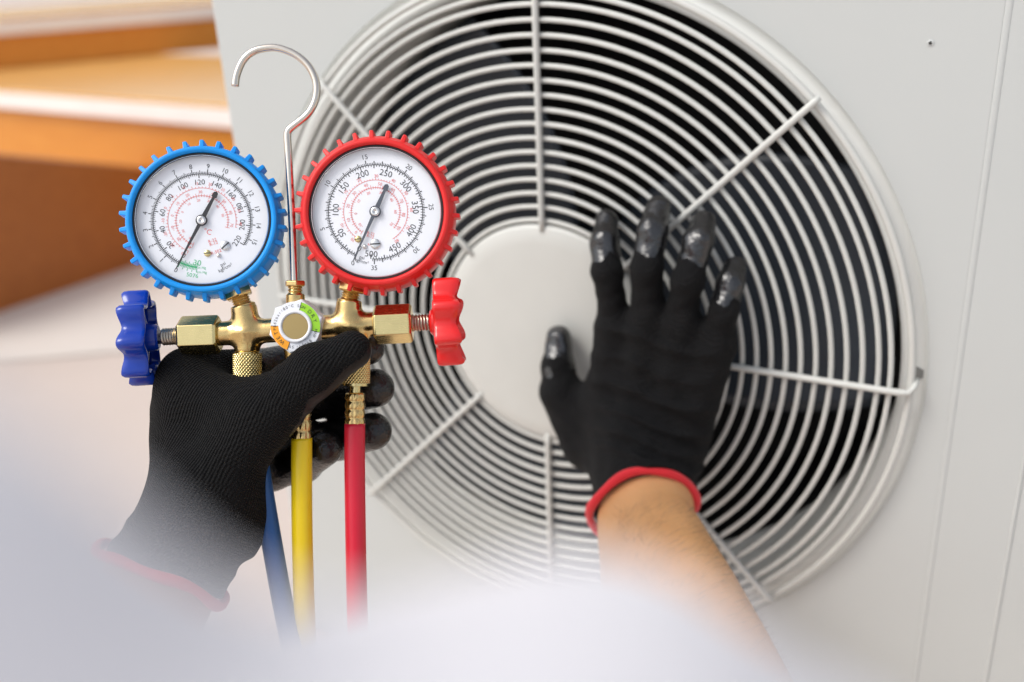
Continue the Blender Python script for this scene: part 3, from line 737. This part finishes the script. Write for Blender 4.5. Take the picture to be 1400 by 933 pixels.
def drop(p, *steps):
    out = [Vector(p)]
    for l, dx, dz in steps: out.append(out[-1] + dn * l + Vector((dx, 0, dz)))
    return out
hosefit(T(338, 483), T(338, 519), T(339, 528), T(343, 570), [T(343, 566), T(350, 610), T(361, 680), T(373, 750), T(386, 822), T(402, 900, .005), T(430, 1040, .01), T(455, 1220, .015), T(470, 1500, .02)], M_bhose, 14.0 * PX, "blue hose behind the gloved hand")
hosefit(T(408, 500), T(410, 536), T(411, 545), T(412.5, 604), [T(412.5, 599), T(412.5, 640), T(413, 720), T(415, 800), T(418, 880), T(424, 1010), T(430, 1200), T(436, 1500)], M_yhose, 14.2 * PX, "yellow hose in the middle")
hosefit(T(486.5, 489), T(486, 524), T(485.5, 537), T(485, 583), [T(485, 579), T(485, 640), T(486, 720), T(487.5, 800), T(490, 880), T(496, 1010), T(502, 1200), T(508, 1500)], M_rhose, 14.2 * PX, "red hose on the right")

# ------------------------------------------------------------------ the technician
PORG = L(640, 900, .1)
PM = CM @ Matrix.Translation(PORG)
person = thing("person", "technician in black coated work gloves holding gauges and touching the fan grille, white shirt", "person", PM)
# right hand, flat on the grille
def chain_sdf(P, pts, rad, k=.004):
    d = None
    for i in range(len(pts) - 1):
        e = rc(P, pts[i], pts[i + 1], rad[i], rad[i + 1]); d = e if d is None else smin(d, e, k)
    return d
RF = {   # px, py, distance in front of the grille's plane; radii
 'index': ([(842, 446, .030), (830, 372, .032), (827, 330, .023), (829, 303, .011)], [.0104, .0098, .0092, .0080]),
 'middle': ([(886, 436, .032), (884, 368, .036), (892, 318, .026), (900, 285, .012)], [.0106, .0101, .0096, .0084]),
 'ring': ([(930, 444, .031), (940, 384, .034), (955, 330, .025), (961, 305, .011)], [.0104, .0099, .0093, .0081]),
 'pinky': ([(978, 470, .028), (989, 428, .029), (998, 388, .021), (1004, 366, .011)], [.0100, .0091, .0083, .0073])}
RFp = {k: ([PL(*p) for p in a], b) for k, (a, b) in RF.items()}
RT = ([PL(802, 604, .034), PL(768, 538, .030), PL(763, 500, .024), PL(764, 463, .016)], [.0190, .0146, .0108, .0094])
RW = PL(876, 640, .046)                              # wrist
RC = PL(874, 640, .046) + Vector((-.001, -.023, .026))    # middle of the cuff's opening
Rax = (L(931, 850, D0 - .585) - L(880, 672, D0 - .672)).normalized()
def rhand(P):
    d = None
    for kf in RFp:
        e = chain_sdf(P, *RFp[kf]); d = e if d is None else smin(d, e, .0025)
    pal = None
    for (px, py, off), r, wx in (((840, 450, .030), .0130, 832), ((886, 440, .032), .0130, 864), ((934, 448, .031), .0130, 900), ((978, 474, .029), .0130, 926)):
        e = rc(P, PL(px, py, off), PL(wx, 618, .038), r, .0190)
        pal = e if pal is None else smin(pal, e, .008)
    d = smin(d, pal, .008)
    d = smin(d, chain_sdf(P, *RT, k=.006), .012)
    d = smin(d, rc(P, PL(812, 560, .030), PL(850, 500, .028), .013, .012), .012)
    wr = rc(P, PL(874, 600, .040), RW, .0315, .0318)
    d = smin(d, wr, .012); d = smin(d, rc(P, RW, RC + Rax * .03, .0318, .0366), .010)
    # folds of the loose fabric
    U = P[..., 0] - RW.x; Vv = P[..., 1] - RW.y
    ph = Vv + .25 * U + .0025 * np.sin(U * 90)
    for v0, amp, wd in ((.020, .0040, .0036), (.033, .0034, .0030), (.050, .0044, .0040), (.009, .0034, .003), (.086, .0030, .0034), (.068, .0022, .004)):
        d = d - amp * np.exp(-((ph - v0) / wd) ** 2) * np.clip(1.2 - ((U - .005) / .04) ** 2, 0, 1)
    d = d - .0005 * np.sin(P[..., 0] * 310 + 2 * np.sin(P[..., 1] * 120)) * np.sin(P[..., 1] * 260 + P[..., 2] * 200)
    cut = (P - np.array(RC, np.float32)) @ np.array(Rax, np.float32)
    return np.maximum(d, cut)
def bbox(pts, m):
    a = np.array([tuple(p) for p in pts]); return a.min(0) - m, a.max(0) + m
lo, hi = bbox(sum([v[0] for v in RFp.values()], []) + RT[0] + [RW, RC], .045)
def rchoose(c):
    dist = np.full(len(c), 1e9, np.float32)
    nz = .0012 * np.sin(c[:, 0] * 420) + .0012 * np.sin(c[:, 0] * 190 + c[:, 1] * 260)
    for kf, (p, r) in RFp.items():
        a = p[2] + (p[1] - p[2]) * .25
        dist = np.minimum(dist, chain_sdf(c, [a, p[2], p[3]], [r[1] + .0012, r[2] + .0012, r[3] + .0016]))
    dist = np.minimum(dist, rc(c, RT[0][2] + (RT[0][1] - RT[0][2]) * .1, RT[0][3], .0098, .0112))
    return ((dist + nz) < .0016).astype(int)
rg = sdf_obj("glove", rhand, lo, hi, .0011, [M_knit2, M_coat2], person, rchoose, PORG, 2); rg["label"] = "black glove spread on the fan grille"
def cuff_trim(cen, axis, hint, ra, rb, wr, parent, phase=0):
    M = frame(cen, axis, hint); pts = []
    for i in range(72):
        a = 2 * PI * i / 72; wob = .0016 * math.sin(3 * a + phase) + .0009 * math.sin(5 * a + 1)
        pts.append(M @ Vector((ra * math.cos(a), rb * math.sin(a), wob)))
    MB().tube(pts, [wr * (1 + .10 * math.sin(7 * 2 * PI * i / 72)) for i in range(72)], 12, closed=True).build("red_trim", M_trim, parent, org=PORG)
cuff_trim(RC + Rax * .0004, Rax, (1, 0, 0), .0352, .0330, .0029, rg)

# left hand, closed round the manifold
LW = L(283, 690, .002); LC = L(222, 784, .012); Lax = (LC - L(262, 706, .004)).normalized()
LT = ([L(300, 640, .006), L(362, 566, .013), L(430, 507, .0190), L(481, 479, .0185)], [.0200, .0150, .0118, .0094])
LF = {
 'index': ([L(262, 520, -.012), L(385, 502, -.036), L(455, 486, -.034), L(503, 476, -.020)], [.0150, .0105, .0098, .0088]),
 'middle': ([L(268, 560, -.022), L(392, 552, -.046), L(462, 542, -.044), L(513, 531, -.024)], [.0150, .0110, .0106, .0101]),
 'ring': ([L(282, 606, -.026), L(394, 606, -.046), L(462, 602, -.044), L(510, 590, -.024)], [.0150, .0107, .0103, .0098]),
 'pinky': ([L(300, 645, -.022), L(370, 645, -.040), L(415, 634, -.036), L(444, 613, -.018)], [.0140, .0100, .0096, .0092])}
def lhand(P):
    d = None
    for kf in LF:
        e = chain_sdf(P, *LF[kf]); d = e if d is None else smin(d, e, .0020)
    pal = None
    for a, ra in ((L(256, 516, -.008), .0135), (L(252, 562, -.016), .0165), (L(262, 610, -.018), .018), (L(280, 650, -.014), .018)):
        e = rc(P, a, LW, ra, .0215); pal = e if pal is None else smin(pal, e, .010)
    d = smin(d, pal, .008)
    th = chain_sdf(P, *LT, k=.006)
    th = smin(th, rc(P, L(262, 540, .0), L(340, 560, .010), .0150, .0140), .010)
    d = smin(d, th, .010)
    d = smin(d, rc(P, LW, LC + Lax * .03, .0260, .0320), .012)
    d = smin(d, rc(P, L(335, 715, .004), L(338, 738, .004), .0060, .0050), .012)
    U = (P[..., 0] - LW.x); Vv = P[..., 1] - LW.y
    al = (P - np.array(LW, np.float32)) @ np.array(Lax, np.float32)
    for v0, amp, wd in ((-.006, .0009, .003), (.006, .0010, .003), (.022, .0008, .003)):
        d = d - amp * np.exp(-((al + .15 * P[..., 0] - v0 + .0015 * np.sin(P[..., 0] * 120)) / wd) ** 2)
    tu = np.array((LT[0][3] - LT[0][1]).normalized(), np.float32); ta = (P - np.array(LT[0][1], np.float32)) @ tu
    near = np.clip(1 - np.abs(th) / .006, 0, 1)
    for v0, amp in ((.012, .0008), (.019, .0007)): d = d - amp * np.exp(-((ta - v0) / .0022) ** 2) * near
    cut = (P - np.array(LC, np.float32)) @ np.array(Lax, np.float32)
    return np.maximum(d, cut)
lo, hi = bbox(sum([v[0] for v in LF.values()], []) + LT[0] + [LW, LC], .042)
def lchoose(c):
    dist = np.full(len(c), 1e9, np.float32)
    for kf, (p, r) in LF.items():
        dist = np.minimum(dist, chain_sdf(c, [p[0] + (p[1] - p[0]) * .35] + p[1:], [.010, .0115, .0110, .0105]))
    nz = .0012 * np.sin(c[:, 0] * 500) * np.sin(c[:, 1] * 620)
    coat = (dist + nz) < .001
    # pad side of the thumb: below its axis
    a = np.array(LT[0][1], np.float32); b = np.array(LT[0][3], np.float32); u_ = (b - a) / np.linalg.norm(b - a)
    t = (c - a) @ u_; q = c - a - t[:, None] * u_; dth = chain_sdf(c, *LT)
    side = q @ np.array((.45, -.80, -.35), np.float32)
    thumb = (dth < .003) & (t > .004) & (side + .0006 * np.sin(t * 300) > .0042 + .010 * np.clip((.024 - t) / .02, 0, 1) - .05 * np.clip(t - .03, 0, .1))
    return np.where(thumb, 2, coat.astype(int))
lg = sdf_obj("glove", lhand, lo, hi, .0010, [M_knit, M_coat, M_coat3], person, lchoose, PORG, 2); lg["label"] = "black glove gripping the brass manifold"
cuff_trim(LC + Lax * .0005, Lax, (1, 0, 0), .0325, .0300, .0026, lg, 1.2)

# the body: one skin from the right wrist, over the shoulders, to the left wrist
RE = RW + Rax * .30
sh_r = Vector((.20, -.30, -.10)); sh_l = Vector((-.24, -.28, -.04))
LE = LC + Vector((-.085, -.16, .16))
path = [RW - Rax * .004, RW + Rax * .020, RC + Rax * .012, RC + Rax * .04, RC + Rax * .075 + Vector((.001, 0, 0)), RC + Rax * .12 + Vector((.003, 0, 0)), RC + Rax * .18 + Vector((.008, 0, 0)), RE,
        RE + (sh_r - RE) * .3 + Vector((.02, -.03, 0)), sh_r, Vector((.0, -.36, -.06)), sh_l, LE + (sh_l - LE) * .35 + Vector((-.02, -.02, 0)), LE, LE + (LC - LE) * .35, LC + Lax * .03, LC - Lax * .03]
rads = [.0272, .0294, .0316, .0354, .0410, .0455, .0470, .044, .048, .060, .085, .060, .048, .042, .040, .0290, .025]
sp = smooth_path(path, 10)
rr = np.interp(np.arange(len(sp)) / 10, np.arange(len(path)), rads)
mb = MB(); mb.tube(sp, list(rr), 48, ell=[.90] * len(sp)); o_ = mb.build("body", M_skin, person, org=PORG); o_["label"] = "bare right forearm"
body = o_
# fine hair on the forearm
mb = MB(); rnd = random.Random(3)
fa = sp[22:62]
for i in range(1700):
    kf = rnd.uniform(3, len(fa) - 3); j = int(kf); c0 = fa[j]; t = (fa[j + 1] - fa[j]).normalized(); r = rr[22 + j]
    a = rnd.uniform(-1.2, 2.4) if rnd.random() < .6 else rnd.uniform(-.4, .6)
    x = Vector((1, 0, 0)); x = (x - t * x.dot(t)).normalized(); y = t.cross(x); y = y if y.z > 0 else -y
    n_ = x * math.cos(a) + y * math.sin(a); tang = n_.cross(t)
    p = c0 + (fa[j + 1] - c0) * (kf - j) + n_ * (r * .955)
    ln_ = rnd.uniform(.004, .009); dr = (n_ * .45 - t * .2 + tang * rnd.uniform(-.2, .8) + Vector((.2, -.1, 0))).normalized()
    wv = dr.cross(n_).normalized() * .00005
    m1 = p + dr * ln_ * .55; e = p + (dr - n_ * .30).normalized() * ln_
    mb.add([p - wv, p + wv, m1 + wv * .8, m1 - wv * .8, e], [(0, 1, 2, 3), (3, 2, 4)], None, 0, True)
o_ = mb.build("arm_hair", M_hair, person, org=PORG); o_["kind"] = "stuff"

# white shirt: the trunk below the frame, and the shoulder just under the lens
def shirt(P):
    d = rc(P, (.0, -.36, -.02), (0, -.62, .04), .145, .16)
    d = smin(d, rc(P, (-.22, -.24, .0), (.24, -.30, -.04), .075, .075), .05)
    d = smin(d, rc(P, (-.22, -.24, .0), tuple(LE), .068, .062), .04)
    d = smin(d, rc(P, (.22, -.30, -.08), tuple(sh_r + (RE - sh_r) * .5), .066, .062), .04)
    d = d - .003 * np.sin(P[..., 0] * 70 + 3 * np.sin(P[..., 2] * 40)) * np.sin(P[..., 1] * 50 + 1)
    return d
sdf_obj("shirt", shirt, (-.36, -.82, -.40), (.36, -.12, .20), .006, [M_shirt], person, None, PORG, 2)
EDGE = [(-500, 400), (-200, 560), (0, 640), (120, 721), (240, 784), (420, 810), (620, 806), (800, 808), (920, 846), (1020, 892), (1150, 965), (1350, 1090), (1700, 1300)]
DIST = [.058, .058, .058, .058, .060, .066, .076, .086, .092, .095, .095, .095, .095]
ALP = math.asin(.42); SC = []
for i, (px, py) in enumerate(EDGE):
    a = EDGE[max(i - 1, 0)]; b = EDGE[min(i + 1, len(EDGE) - 1)]
    uu = Vector(((px - 700) / FPX, -(py - 466.5) / FPX, -1)).normalized()
    tv = Vector((b[0] - a[0], -(b[1] - a[1]), 0)).normalized(); dv = Vector((tv.y, -tv.x, 0)); dv = (dv - uu * dv.dot(uu)).normalized()
    SC.append((uu * math.cos(ALP) + dv * math.sin(ALP)) * DIST[i])
def shoulder(P):
    d = chain_sdf(P, SC, [.42 * q for q in DIST], .004)
    for c_ in SC[::2]: d = smin(d, rc(P, c_, c_ + Vector((0, -.13, .03)), .36 * DIST[SC.index(c_)], .036), .004)
    d = d - .0018 * np.sin(P[..., 0] * 150 + 3 * np.sin(P[..., 1] * 90)) * np.sin(P[..., 1] * 160 + 1)
    return d
lo, hi = bbox(SC, .05); lo[1] -= .12
sdf_obj("shirt_shoulder", shoulder, lo, hi, .0025, [M_shirt], person, None, PORG, 2)
